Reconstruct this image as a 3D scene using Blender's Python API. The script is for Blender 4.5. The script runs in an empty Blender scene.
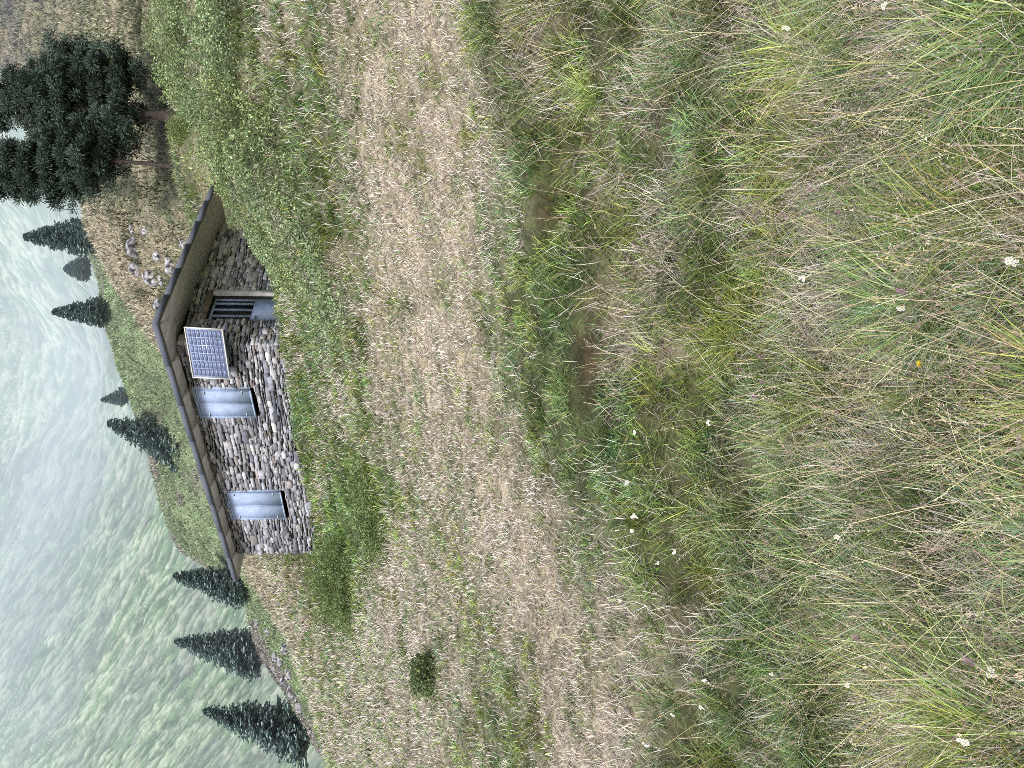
import bpy, math, random
import numpy as np
from mathutils import Vector, Matrix

rng = np.random.default_rng(7)
random.seed(7)
SC = bpy.context.scene
COL = SC.collection
R = math.radians

# ------------------------------------------------------------------ camera maths (portrait picture held sideways)
EYE = 1.6
PITCH = R(6.1)
F = 769.0
cp, sp = math.cos(PITCH), math.sin(PITCH)

def at(u, v, Y):
    """world point at depth Y seen at upright position (u right, v down)"""
    a = (u - 384) / F; b = (512 - v) / F
    dx = a; dy = cp + b * sp; dz = -sp + b * cp
    return (dx / dy * Y, Y, dz / dy * Y + EYE)

def proj(x, y, z):
    z = z - EYE
    zc = y * cp - z * sp
    zc = np.where(zc < .05, .05, zc)
    up = y * sp + z * cp
    return 384 + F * x / zc, 512 - F * up / zc

# ------------------------------------------------------------------ noise
def _h(ix, iy, s):
    n = (ix.astype(np.int64) * 374761393 + iy.astype(np.int64) * 668265263 + s * 974634777) & 0xffffffff
    n = ((n ^ (n >> 13)) * 1274126177) & 0xffffffff
    return ((n ^ (n >> 16)) & 0xffffff) / float(0xffffff)

def vnoise(x, y, s=0):
    x = np.asarray(x, float); y = np.asarray(y, float)
    ix = np.floor(x); iy = np.floor(y); fx = x - ix; fy = y - iy
    fx = fx * fx * fx * (fx * (fx * 6 - 15) + 10); fy = fy * fy * fy * (fy * (fy * 6 - 15) + 10)
    a = _h(ix, iy, s); b = _h(ix + 1, iy, s); c = _h(ix, iy + 1, s); d = _h(ix + 1, iy + 1, s)
    return (a * (1 - fx) + b * fx) * (1 - fy) + (c * (1 - fx) + d * fx) * fy

def fbm(x, y, s=0, o=4, g=.5):
    t = 0; a = 1; n = 0
    for k in range(o):
        c, q = math.cos(.6 * k), math.sin(.6 * k)
        t = t + a * vnoise((x * c - y * q) * 2 ** k + 17.3 * k, (x * q + y * c) * 2 ** k - 9.1 * k, s + k); n += a; a *= g
    return t / n

def sstep(a, b, x):
    t = np.clip((x - a) / (b - a), 0, 1); return t * t * (3 - 2 * t)

# ------------------------------------------------------------------ thin plate spline
class TPS:
    def __init__(s, p, v, lam=1e-4):
        p = np.array(p, float); v = np.array(v, float); n = len(p); s.p = p
        K = s.k(p, p) + lam * np.eye(n); Pm = np.c_[np.ones(n), p]
        A = np.zeros((n + 3, n + 3)); A[:n, :n] = K; A[:n, n:] = Pm; A[n:, :n] = Pm.T
        s.w = np.linalg.solve(A, np.r_[v, 0, 0, 0])
    def k(s, a, b):
        d2 = ((a[:, None, :] - b[None, :, :]) ** 2).sum(-1)
        return .5 * d2 * np.log(d2 + 1e-12)
    def __call__(s, q):
        out = np.empty(len(q))
        for i in range(0, len(q), 40000):
            b = q[i:i + 40000]
            out[i:i + 40000] = s.k(b, s.p) @ s.w[:len(s.p)] + s.w[-3] + b @ s.w[-2:]
        return out

# ------------------------------------------------------------------ near ground
NEAR = [  # u, v, depth
 (60,1010,1.6),(384,1015,1.6),(700,1000,1.6),
 (60,800,2.4),(384,800,2.4),(700,790,2.35),
 (0,650,3.6),(384,650,3.4),(767,600,3.3),
 (0,560,4.7),(200,565,4.6),(384,560,4.6),(620,520,4.5),(767,500,4.3),
 (0,500,6.0),(219,495,5.9),(384,485,6.1),(620,440,6.0),(767,430,5.5),
 (0,430,8.6),(219,430,8.2),(400,430,7.6),(620,360,7.8),(767,350,7.2),
 (0,380,13),(120,372,13),(219,385,11.5),(400,375,9.6),(620,285,10.8),(767,270,9.8),
 (219,345,16.5),(350,322,15.5),(430,306,14.5),(500,290,13.2),(767,215,12.6),
 (0,332,26),(50,318,27),(100,300,28),(219,314,23.5),(320,298,20.5),(422,284,18),
 (560,240,13.8),(620,218,14.8),(700,190,16.0),(800,180,16.8),(900,178,17),
 (190,254,36),(140,282,32),(-150,380,24),(-150,430,12),(-150,600,4.5),
 # behind the hut: the grassy knoll
 (390,181,44),(440,145,46),(500,109,47),(540,96,47),(575,89,48),
 (450,215,32),(540,195,30),(520,150,38),(575,140,38),(575,190,27),
 (620,180,27),(655,166,32),(700,150,34),(767,136,36),(880,130,36),
 (640,70,60),(700,60,62),(767,56,64),(900,50,64),
 (600,62,78),(640,40,95),(700,26,110),(767,12,115),(900,-10,118),
]
pts = []; val = []
def key(x, y): return np.stack([2.2 * x / (y + 5), 1.3 * np.log(y + 5)], -1)
for u, v, Y in NEAR:
    x, y, z = at(u, v, Y); pts.append((x, y)); val.append(z)
for x, y, z in [(0,0,0),(-2,0,-.1),(2,0,.1),(0,-2.5,-.7),(-2,-2.5,-.8),(2,-2.5,-.6),
                (5.0,19.5,5.0),(7.5,20,5.4),(10,21,6.2),
                (-22,44,0),(-32,60,-8),(-18,60,2),(-8,62,8),(-30,40,-1),(-50,110,-20),(-12,80,2),(0,70,14),(4,80,14),(8,95,16),(-20,110,-10),(5,120,14),(12,110,28)]:
    pts.append((x, y)); val.append(z)
pts = np.array(pts); near_tps = TPS(key(pts[:, 0], pts[:, 1]), val)

EDGE_IY = [-200, 0, 100, 200, 330, 400, 520, 768, 1000]
EDGE_IX = [470, 480, 500, 540, 580, 600, 640, 645, 650]
def base_z(x, y):
    return near_tps(key(np.asarray(x, float), np.asarray(y, float)))
def img(x, y, z):
    u, v = proj(x, y, z); return v, 767 - u
def hollow(ix, iy):
    return np.clip(blob(ix, iy, 590, 355, 15, 55) + blob(ix, iy, 545, 205, 9, 34) + .3 * blob(ix, iy, 700, 470, 14, 30) + .4 * blob(ix, iy, 760, 120, 14, 40) + .4 * blob(ix, iy, 900, 500, 16, 34), 0, 1)
def blob(ix, iy, cx, cy, sx, sy):
    return np.exp(-((ix - cx) / sx) ** 2 - ((iy - cy) / sy) ** 2)
def ground(x, y):
    x = np.atleast_1d(np.asarray(x, float)); y = np.atleast_1d(np.asarray(y, float))
    z = base_z(x, y)
    ix, iy = img(x, np.maximum(y, .8), z)
    e = np.interp(iy, EDGE_IY, EDGE_IX) + 30 * (vnoise(x * 1.3, y * 1.3, 5) - .5)
    m = sstep(e - 14, e + 34, ix) * (1 - sstep(2.6, 1.2, y))
    z = z - .2 * m
    near = sstep(16, 3, y)
    z = z + (.26 * (fbm(x * 2.4, y * 2.4, 3, 3) - .5)) * near * (.35 + .65 * sstep(e - 20, e + 60, ix))
    z = z - .26 * hollow(ix, iy)
    far = sstep(26, 34, y)
    z = z + far * (1.1 * (fbm(x * .28, y * .28, 23, 4) - .5))
    z = z + sstep(50, 70, y) * 1.6 * (fbm(x * .22 + .1 * y, y * .3, 31, 4) - .5)
    return z

# ------------------------------------------------------------------ hut frame
C0 = np.array([.88, 18.0]); DL = np.array([-.731, .682]); DR = np.array([.682, .731])
HB = 3.38 + EYE          # floor height
def in_hut(x, y, m=.12):
    rx = np.asarray(x) - C0[0]; ry = np.asarray(y) - C0[1]
    det = DL[0] * DR[1] - DL[1] * DR[0]
    s = (rx * DR[1] - ry * DR[0]) / det; t = (DL[0] * ry - DL[1] * rx) / det
    return (s > -m) & (s < 8.06 + m) & (t > -m) & (t < 4.8 + m)

# ------------------------------------------------------------------ colour regions (decided per root position)
def band(ix, iy, ys, xs, hw):
    c = np.interp(iy, ys, xs); h = np.interp(iy, ys, hw)
    return np.exp(-(np.abs(ix - c) / h) ** 3)
def blob(ix, iy, cx, cy, sx, sy):
    return np.exp(-((ix - cx) / sx) ** 2 - ((iy - cy) / sy) ** 2)
def regions(x, y, z):
    ix, iy = img(x, y, z)
    n = fbm(x * .9, y * .9, 41, 4); n2 = fbm(x * 2.6, y * 2.6, 47, 3); n3 = fbm(x * .35, y * .35, 53, 3)
    wob = (n - .5) * 60
    path = band(ix + wob, iy, [0,100,200,300,400,500,600,700,768], [395,415,435,440,455,500,555,590,600], [85,88,80,62,70,85,85,75,70])
    left = band(ix + wob * .6, iy, [380,440,520,600,700,768], [385,395,415,400,390,370], [20,34,50,80,110,120])
    ridge = (1 - sstep(318, 350, ix)) * sstep(545, 575, iy)
    fore = sstep(0, 50, ix - np.interp(iy, EDGE_IY, EDGE_IX))
    dry = np.maximum(np.maximum(path, left * .9), ridge * .85)
    dry = np.clip(dry * (1.0 - .36 * sstep(.5, .68, n2)), 0, 1)
    foredry = .07 + .58 * sstep(.47, .66, n * .6 + n2 * .4)
    for c in [(660,350,50,30),(650,262,30,40),(925,110,60,40),(650,650,60,50),(940,720,40,60),(1000,330,50,60),(590,700,60,80)]:
        foredry = np.maximum(foredry, .8 * blob(ix, iy, *c))
    for c in [(560,190,25,60),(700,560,60,50),(720,90,60,60),(690,470,40,40),(880,560,70,60),(590,250,30,50),(820,400,70,50)]:
        foredry = foredry * (1 - .6 * blob(ix, iy, *c))
    dry = dry * (1 - fore) + fore * np.maximum(dry * .75, foredry)
    bank = (1 - fore) * (1 - path) * sstep(400, 330, ix) * sstep(420, 330, iy)
    dry = dry * (1 - bank) + bank * (.2 + .5 * sstep(.5, .7, n))
    for c in [(330,580,30,46),(372,500,30,50),(340,470,22,60),(318,440,14,60)]:
        dry = dry * (1 - .92 * blob(ix, iy, *c))
    for c, q in (((340,400,26,50), .62), ((322,470,12,60), .5), ((390,400,14,60), .6)):
        dry = np.maximum(dry, q * blob(ix, iy, *c) * (.5 + n))
    far = sstep(24, 30, y)
    fd = .1 + .65 * sstep(.44, .6, n3 * .5 + n * .5)
    rid = sstep(-60, -12, -np.abs(ix - np.interp(iy, [190,250,330,400], [85,118,140,185])) ) * (iy > 190)
    fd = np.maximum(fd, .95 * rid)
    fd = np.where(iy < 205, .35 + .3 * sstep(.4, .6, n3), fd)
    fd = np.where((iy > 545), .85, fd)
    dry = dry * (1 - far) + far * fd
    # blade length
    hgt = .095 + .045 * fore + .10 * bank + .09 * fore * sstep(.42, .62, n)
    hgt = hgt * (1 - .25 * np.maximum(path, left) * (1 - fore))
    edge = np.exp(-((ix - np.interp(iy, EDGE_IY, EDGE_IX) - 4) / 20) ** 2)
    hgt = hgt + .10 * edge
    for c in [(330,585,26,40),(372,500,26,45)]:
        hgt = hgt + .16 * blob(ix, iy, *c)
    return ix, iy, np.clip(dry, 0, 1), hgt, fore, n, n2

# ------------------------------------------------------------------ mesh helpers
def tag(o, label=None, cat=None, group=None, kind=None):
    if label: o['label'] = label
    if cat: o['category'] = cat
    if group: o['group'] = group
    if kind: o['kind'] = kind
    return o
def empty(name, loc):
    o = bpy.data.objects.new(name, None); COL.objects.link(o); o.location = loc
    o.empty_display_size = .2
    return o
def npmesh(name, V, faces, mat, parent=None, col=None, smooth=False, loc=None):
    """faces: list of int arrays (n,3) / (n,4)"""
    me = bpy.data.meshes.new(name)
    V = np.asarray(V, np.float32)
    if loc is not None: V = V - np.asarray(loc, np.float32)
    me.vertices.add(len(V)); me.vertices.foreach_set('co', V.ravel())
    faces = [f for f in faces if len(f)]
    loops = np.concatenate([f.ravel() for f in faces]).astype(np.int32)
    tot = np.concatenate([np.full(len(f), f.shape[1], np.int32) for f in faces])
    st = np.concatenate([[0], np.cumsum(tot)[:-1]]).astype(np.int32)
    me.loops.add(len(loops)); me.loops.foreach_set('vertex_index', loops)
    me.polygons.add(len(tot)); me.polygons.foreach_set('loop_start', st); me.polygons.foreach_set('loop_total', tot)
    if col is not None:
        ca = me.color_attributes.new('col', 'FLOAT_COLOR', 'POINT')
        ca.data.foreach_set('color', np.c_[col, np.ones(len(col))].astype(np.float32).ravel())
    me.update(calc_edges=True); me.validate()
    if smooth: me.polygons.foreach_set('use_smooth', np.ones(len(tot), bool))
    me.materials.append(mat)
    o = bpy.data.objects.new(name, me); COL.objects.link(o)
    if parent is not None: o.parent = parent
    elif loc is not None: o.location = loc
    return o
class MB:
    def __init__(s): s.V = []; s.Q = []; s.T = []; s.C = []; s.n = 0
    def add(s, V, Q=(), T=(), col=(.5, .5, .5)):
        V = np.asarray(V, float); s.V.append(V)
        s.Q += [tuple(i + s.n for i in q) for q in Q]; s.T += [tuple(i + s.n for i in t) for t in T]
        s.C.append(np.tile(np.asarray(col, float), (len(V), 1)) if np.ndim(col) == 1 else np.asarray(col)); s.n += len(V)
    def box(s, o, ax, ay, az, col=(.5, .5, .5)):
        o = np.array(o, float); ax = np.array(ax, float); ay = np.array(ay, float); az = np.array(az, float)
        V = [o, o + ax, o + ax + ay, o + ay, o + az, o + ax + az, o + ax + ay + az, o + ay + az]
        s.add(V, [(0,3,2,1),(4,5,6,7),(0,1,5,4),(1,2,6,5),(2,3,7,6),(3,0,4,7)], col=col)
    def tube(s, P, rad, n=7, col=(.5, .5, .5)):
        P = [np.array(p, float) for p in P]; V = []
        for i, p in enumerate(P):
            d = P[min(i + 1, len(P) - 1)] - P[max(i - 1, 0)]; d /= np.linalg.norm(d) + 1e-9
            a = np.cross(d, [0, 0, 1] if abs(d[2]) < .9 else [1, 0, 0]); a /= np.linalg.norm(a); b = np.cross(d, a)
            for k in range(n):
                t = 2 * math.pi * k / n; V.append(p + rad[i] * (a * math.cos(t) + b * math.sin(t)))
        Q = [(i * n + k, i * n + (k + 1) % n, (i + 1) * n + (k + 1) % n, (i + 1) * n + k) for i in range(len(P) - 1) for k in range(n)]
        V.append(P[-1]); m = len(V) - 1
        s.add(V, Q, [((len(P) - 1) * n + k, (len(P) - 1) * n + (k + 1) % n, m) for k in range(n)], col)
    def build(s, name, mat, parent=None, loc=None, smooth=False):
        org = loc if loc is not None else (tuple(parent_world(parent)) if parent is not None else None)
        return npmesh(name, np.concatenate(s.V), [np.array(s.Q, int).reshape(-1, 4), np.array(s.T, int).reshape(-1, 3)], mat, parent, np.concatenate(s.C), smooth, org)
def parent_world(p):
    v = Vector((0, 0, 0))
    while p is not None: v = v + Vector(p.location); p = p.parent
    return v

# ------------------------------------------------------------------ materials
def mat(name, base=None, attr=True, rough=.9, spec=.2, transl=0, nscale=0, namp=.3, metal=0, bump=0, bscale=20):
    m = bpy.data.materials.new(name); m.use_nodes = True
    nt = m.node_tree; N = nt.nodes; L = nt.links; N.clear()
    out = N.new('ShaderNodeOutputMaterial'); b = N.new('ShaderNodeBsdfPrincipled')
    b.inputs['Roughness'].default_value = rough; b.inputs['Specular IOR Level'].default_value = spec; b.inputs['Metallic'].default_value = metal
    if attr:
        a = N.new('ShaderNodeAttribute'); a.attribute_name = 'col'; c = a.outputs['Color']
    else:
        a = N.new('ShaderNodeRGB'); a.outputs[0].default_value = (*base, 1); c = a.outputs[0]
    geo = N.new('ShaderNodeTexCoord')
    if nscale:
        for sc, am in ((nscale, namp), (nscale * 5.3, namp * .7)):
            n = N.new('ShaderNodeTexNoise'); n.inputs['Scale'].default_value = sc; n.inputs['Detail'].default_value = 4
            L.new(geo.outputs['Object'], n.inputs['Vector'])
            r = N.new('ShaderNodeMapRange'); r.inputs[1].default_value = .3; r.inputs[2].default_value = .7
            r.inputs[3].default_value = 1 - am; r.inputs[4].default_value = 1 + am; L.new(n.outputs['Fac'], r.inputs[0])
            x = N.new('ShaderNodeVectorMath'); x.operation = 'SCALE'; L.new(c, x.inputs[0]); L.new(r.outputs[0], x.inputs['Scale']); c = x.outputs[0]
    L.new(c, b.inputs['Base Color'])
    if bump:
        n = N.new('ShaderNodeTexNoise'); n.inputs['Scale'].default_value = bscale; n.inputs['Detail'].default_value = 6
        L.new(geo.outputs['Object'], n.inputs['Vector'])
        bp = N.new('ShaderNodeBump'); bp.inputs['Strength'].default_value = bump; bp.inputs['Distance'].default_value = .5 / bscale
        L.new(n.outputs['Fac'], bp.inputs['Height']); L.new(bp.outputs[0], b.inputs['Normal'])
    if transl:
        t = N.new('ShaderNodeBsdfTranslucent'); L.new(c, t.inputs['Color']); mx = N.new('ShaderNodeMixShader'); mx.inputs[0].default_value = transl
        L.new(b.outputs[0], mx.inputs[1]); L.new(t.outputs[0], mx.inputs[2]); L.new(mx.outputs[0], out.inputs['Surface'])
    else:
        L.new(b.outputs[0], out.inputs['Surface'])
    return m
M = dict(
 soil=mat('soil_ground', nscale=7, namp=.45, bump=.6, bscale=12),
 slope=mat('alpine_slope', nscale=.9, namp=.3, bump=.5, bscale=3),
 mountain=mat('far_mountainside', nscale=.12, namp=.16),
 blade=mat('grass_blade', rough=.7, spec=.15, transl=.3),
 straw=mat('straw', rough=.8, spec=.15, transl=.2),
 leaf=mat('leaf', rough=.6, spec=.25, transl=.25),
 needle=mat('needles', rough=.7, spec=.2, transl=.08),
 bark=mat('bark', nscale=6, namp=.4, bump=.6, bscale=15),
 stone=mat('stone', nscale=9, namp=.28, bump=.5, bscale=25, rough=.85, spec=.25),
 rock=mat('rock', nscale=3, namp=.35, bump=.8, bscale=6),
 core=mat('recess_shade', (.035, .032, .03), False),  # near-black: shade inside the window recesses put into the colour
 cement=mat('cement', (.60, .60, .63), False, nscale=8, namp=.2, bump=.3),
 fascia=mat('grey_roof_edge', (.115, .13, .17), False, rough=.7, spec=.2, nscale=.9, namp=.05),
 soffit=mat('soffit_boards', rough=.85, nscale=3, namp=.08),
 shutter=mat('pale_blue_metal', (.34, .435, .64), False, rough=.7, spec=.2, nscale=5, namp=.14),
 steel=mat('grey_steel', (.45, .5, .56), False, rough=.4, metal=.4, nscale=6, namp=.12),
 wood=mat('old_wood', (.24, .20, .175), False, nscale=8, namp=.35),
 glass=mat('dark_glass', (.012, .016, .02), False, rough=.08, spec=.6),
 white=mat('white_paint', (.74, .74, .74), False, rough=.5),
 cell=mat('solar_cell', rough=.25, spec=.6),
 petal=mat('petal', rough=.6, transl=.3),
)

# ------------------------------------------------------------------ sheets of ground
def sheet(name, A, Y, zf, cf, m, **kw):
    AA, YY = np.meshgrid(A, Y); x = (AA * (YY + kw.get('off', 0))).ravel(); y = YY.ravel()
    z = zf(x, y); c = cf(x, y, z)
    nA = len(A); i = np.arange(len(Y) - 1)[:, None] * nA + np.arange(nA - 1)[None, :]
    q = np.stack([i, i + 1, i + nA + 1, i + nA], -1).reshape(-1, 4)
    o = npmesh(name, np.stack([x, y, z], -1), [q], m, col=c, smooth=True)
    return tag(o, kind='structure')

GREEN = np.array([.12, .15, .06]); TAN = np.array([.40, .345, .25])
def near_col(x, y, z):
    ix, iy, dry, h, fore, n, n2 = regions(x, np.maximum(y, .8), z)
    soil = np.array([.05, .036, .022])
    c = (GREEN * (1 - dry[:, None]) + TAN * dry[:, None]) * (.5 + .35 * dry)[:, None]
    k = np.maximum(.35 * fore * (y < 9), hollow(ix, iy))[:, None]
    c = c * (1 - k) + soil * k * 1.0  # soil tone, kept extra dark to paint in shade of hollows and blade gaps
    far = sstep(24, 32, y)[:, None]
    tex = fbm(x * 2.2, y * 1.4, 61, 5, .65)[:, None]
    n4 = fbm(x * .8, y * .35, 67, 5, .6)[:, None]
    fc = (np.array([.13, .155, .085]) * (1 - dry[:, None]) + np.array([.34, .29, .21]) * dry[:, None]) * (.05 + 1.55 * tex)
    dk = sstep(.56, .68, n4); fc = fc * (1 - dk) + np.array([.07, .075, .055]) * dk
    c = c * (1 - far) + fc * far
    w = sstep(60, 80, y)[:, None] * sstep(.5, .62, fbm(x * .3, y * .5, 71, 4))[:, None]
    c = c * (1 - w) + np.array([.15, .145, .15]) * w
    return np.clip(c, .01, 1)
A = np.linspace(-1.05, 1.25, 420)
Yn = np.r_[np.linspace(-2.5, 1, 14), np.exp(np.linspace(math.log(1.15), math.log(30), 330)), np.exp(np.linspace(math.log(30.2), math.log(118), 260))]
sheet('hillside_ground', A, Yn, ground, near_col, M['soil'], off=4)

# middle slope across the dip
MID = [(514,82,112),(480,95,107),(430,107,102),(389,119,97),(330,138,92),(307,148,88),(265,156,84),(222,172,80),(195,215,74),(182,238,70),(150,248,68),(117,254,66),(70,282,62),(32,302,58),(0,322,56),(-150,400,50),(620,100,112),(700,110,112),(570,90,112),
       (514,150,60),(400,190,58),(300,218,56),(200,268,54),(140,292,50),(60,335,46),(0,360,44),(-150,440,40),(700,120,70)]
mp = []; mv = []
def mkey(x, y): return np.stack([2.2 * x / y, 1.6 * np.log(y)], -1)
for u, v, Y in MID:
    x, y, z = at(u, v, Y); mp.append((x, y)); mv.append(z)
    if v < 330 and Y > 55 and (u, v) not in ((514,150),(400,190),(300,218),(700,120)):
        for k, dz in ((1.07, -.02), (1.3, -.16), (1.8, -.40), (2.4, -.7)):
            mp.append((x * k, y * k)); mv.append(z + dz * Y)
mp = np.array(mp); mid_tps = TPS(mkey(mp[:, 0], mp[:, 1]), mv)
def mid_z(x, y):
    x = np.asarray(x, float); y = np.asarray(y, float)
    f1 = fbm(x * .16 + y * .05, y * .16, 81, 5); f2 = fbm(x * .7, y * .7, 85, 4)
    u = 384 + 773 * x / y
    vs_ = np.interp(u, [-200, 0, 32, 70, 117, 150, 182, 197, 222, 265, 307, 330, 389, 430, 480, 514, 570, 620, 700], [345, 330, 306, 286, 262, 254, 246, 216, 178, 163, 154, 146, 124, 112, 100, 88, 95, 104, 112])
    b = (512 - vs_) / F; e = (-sp + b * cp) / (cp + b * sp)
    zc = e * y + EYE - np.maximum(y - 100, 0) * .08; zt = mid_tps(mkey(x, y)); d = (zt - zc) / .5
    zt = zc + .5 * -np.log1p(np.exp(-np.clip(d, -30, 30))) + np.where(d < -30, zt - zc + 15, 0)
    return zt + 1.3 * (f1 - .5) + .6 * (f2 - .5) - .2
def mid_col(x, y, z):
    ix, iy = img(x, y, z)
    n = fbm(x * .25, y * .25, 91, 4); t = fbm(x * 1.1 + .3 * y, y * .7, 93, 4)[:, None]
    g = np.array([.15, .20, .11]) * (.3 + 1.4 * t)
    rock = np.clip(sstep(.50, .6, n) * (.35 + .65 * sstep(395, 450, iy)), 0, 1)[:, None]
    br = np.array([.17, .155, .14]) * (.2 + 1.6 * t)
    return g * (1 - rock) + br * rock
sheet('middle_slope', np.linspace(-.95, .75, 420), np.exp(np.linspace(math.log(40), math.log(260), 300)), mid_z, mid_col, M['slope'])

# far mountain side
FAR = [(-400,330,260),(0,330,300),(200,330,360),(380,330,440),(560,330,420),(767,330,360),(1150,330,300),
       (-400,200,400),(0,200,450),(200,200,560),(360,200,700),(560,200,640),(767,200,560),(1150,200,420),
       (-400,100,560),(0,100,640),(200,100,830),(340,100,1080),(560,100,900),(767,100,760),(1150,100,560),
       (-400,0,800),(0,0,880),(200,0,1180),(330,0,1550),(560,0,1250),(767,0,1000),(1150,0,760),
       (-400,-220,1200),(0,-220,1350),(200,-220,1700),(330,-220,2300),(560,-220,1800),(767,-220,1450),(1150,-220,1100),(300,450,240),(-300,450,200),(900,450,220)]
fp = []; fv = []
for u, v, Y in FAR:
    x, y, z = at(u, v, Y); fp.append((x, y)); fv.append(z)
fp = np.array(fp); far_tps = TPS(mkey(fp[:, 0], fp[:, 1]), fv)
def gully(x, y):
    """ribs and fall lines of the grassy flanks, running down towards the combe in the middle"""
    e = (far_tps(mkey(x, y)) - EYE) / y * F; r = x / y * F
    w1 = fbm(x * .006, y * .004, 101, 3)
    t = r - 20 + 40 * (w1 - .5); k = .38 * np.sqrt(t * t + 1600) + .0004 * t * t
    q = e - k * np.where(t < 0, 1, 1.1)
    w2 = fbm(r / 60., e / 60., 102, 3)
    a = fbm(q / 26. + 1.6 * w2, r / 170., 103, 4)
    b = 1 - np.abs(2 * fbm(q / 4.6 + 2.2 * w2, r / 30. + w2, 107, 4, .6) - 1)
    c = fbm(q / 2.6 + 3 * w2, r / 11., 109, 3, .65)
    return a, b, c, w1
def far_z(x, y):
    a, b, c, w1 = gully(x, y); sc = y / 600
    return far_tps(mkey(x, y)) + sc * (20 * (w1 - .5) + 10 * (a - .5) + 4.0 * (b - .75) + 3.0 * (c - .5))
def far_col(x, y, z):
    a, b, c, w1 = gully(x, y)
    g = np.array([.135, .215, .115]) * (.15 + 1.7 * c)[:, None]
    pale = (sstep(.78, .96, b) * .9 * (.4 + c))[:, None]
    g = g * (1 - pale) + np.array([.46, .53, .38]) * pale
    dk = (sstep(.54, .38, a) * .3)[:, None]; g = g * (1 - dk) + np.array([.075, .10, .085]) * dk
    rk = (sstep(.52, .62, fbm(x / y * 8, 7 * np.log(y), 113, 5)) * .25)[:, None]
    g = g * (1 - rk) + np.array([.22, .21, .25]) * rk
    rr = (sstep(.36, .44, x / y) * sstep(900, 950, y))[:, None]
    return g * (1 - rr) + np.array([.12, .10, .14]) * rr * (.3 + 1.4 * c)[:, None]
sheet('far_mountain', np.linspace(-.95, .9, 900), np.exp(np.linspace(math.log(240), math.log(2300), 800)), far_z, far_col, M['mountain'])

# haze hanging in the valley, made to glow in place of scattered daylight
for dens_, y0_, y1_ in ((.0022, 48, 118), (.00022, 240, 700), (.00105, 702, 3200)):
  hz = MB(); hz.box((-3500, y0_, -400), (7000, 0, 0), (0, y1_ - y0_, 0), (0, 0, 1000))
  hm = bpy.data.materials.new('valley_haze'); hm.use_nodes = True; nt = hm.node_tree; nt.nodes.clear()
  o_ = nt.nodes.new('ShaderNodeOutputMaterial'); vs = nt.nodes.new('ShaderNodeVolumeAbsorption')
  vs.inputs['Color'].default_value = (.0, .0, .0, 1); vs.inputs['Density'].default_value = dens_
  em = nt.nodes.new('ShaderNodeEmission'); em.inputs['Color'].default_value = (.77, .87, 1, 1); em.inputs['Strength'].default_value = dens_ * (1.22 if y0_ > 200 else .62)
  ad = nt.nodes.new('ShaderNodeAddShader'); nt.links.new(vs.outputs[0], ad.inputs[0]); nt.links.new(em.outputs[0], ad.inputs[1]); nt.links.new(ad.outputs[0], o_.inputs['Volume'])
  tag(hz.build('valley_haze', hm), kind='structure')

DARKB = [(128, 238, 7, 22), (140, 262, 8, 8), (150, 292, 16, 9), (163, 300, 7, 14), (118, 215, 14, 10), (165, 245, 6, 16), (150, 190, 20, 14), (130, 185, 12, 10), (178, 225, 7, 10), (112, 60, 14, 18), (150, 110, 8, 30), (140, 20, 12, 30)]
# ------------------------------------------------------------------ grass
def make_blades(name, mt, x, y, z, L, w, th0, th1, az, col, seg=4, tipcol=None):
    n = len(x); t = np.linspace(0, 1, seg + 1)
    ph = rng.uniform(0, 2 * math.pi, n)
    sx, sy = np.cos(ph), np.sin(ph)
    P = np.zeros((n, seg + 1, 3)); P[:, 0] = np.stack([x, y, z], -1)
    for k in range(seg):
        th = th0 + (th1 - th0) * (k + .5) / seg
        d = np.stack([np.sin(th) * np.cos(az), np.sin(th) * np.sin(az), np.cos(th)], -1)
        P[:, k + 1] = P[:, k] + d * (L / seg)[:, None]
    W = (w[:, None] * np.clip(1.0 - t[None, :-1] ** 2 * .75, .1, 1)) * .5
    S = np.stack([sx, sy, np.zeros(n)], -1)[:, None, :]
    a = P[:, :-1] - S * W[..., None]; b = P[:, :-1] + S * W[..., None]
    V = np.concatenate([np.stack([a, b], 2).reshape(n, seg * 2, 3), P[:, -1:]], 1)
    m = seg * 2 + 1; base = (np.arange(n) * m)[:, None]
    q = np.concatenate([base + np.array([2 * k, 2 * k + 1, 2 * k + 3, 2 * k + 2]) for k in range(seg - 1)])
    tr = base + np.array([2 * seg - 2, 2 * seg - 1, 2 * seg])
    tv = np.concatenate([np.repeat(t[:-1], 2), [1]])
    g = (.16 + 1.0 * np.sqrt(tv))[None, :, None]  # darker roots: dead bases plus shade between blades put into the colour
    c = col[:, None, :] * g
    return npmesh(name, V.reshape(-1, 3), [q, tr], mt, col=np.clip(c.reshape(-1, 3), 0, 1)), P

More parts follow.
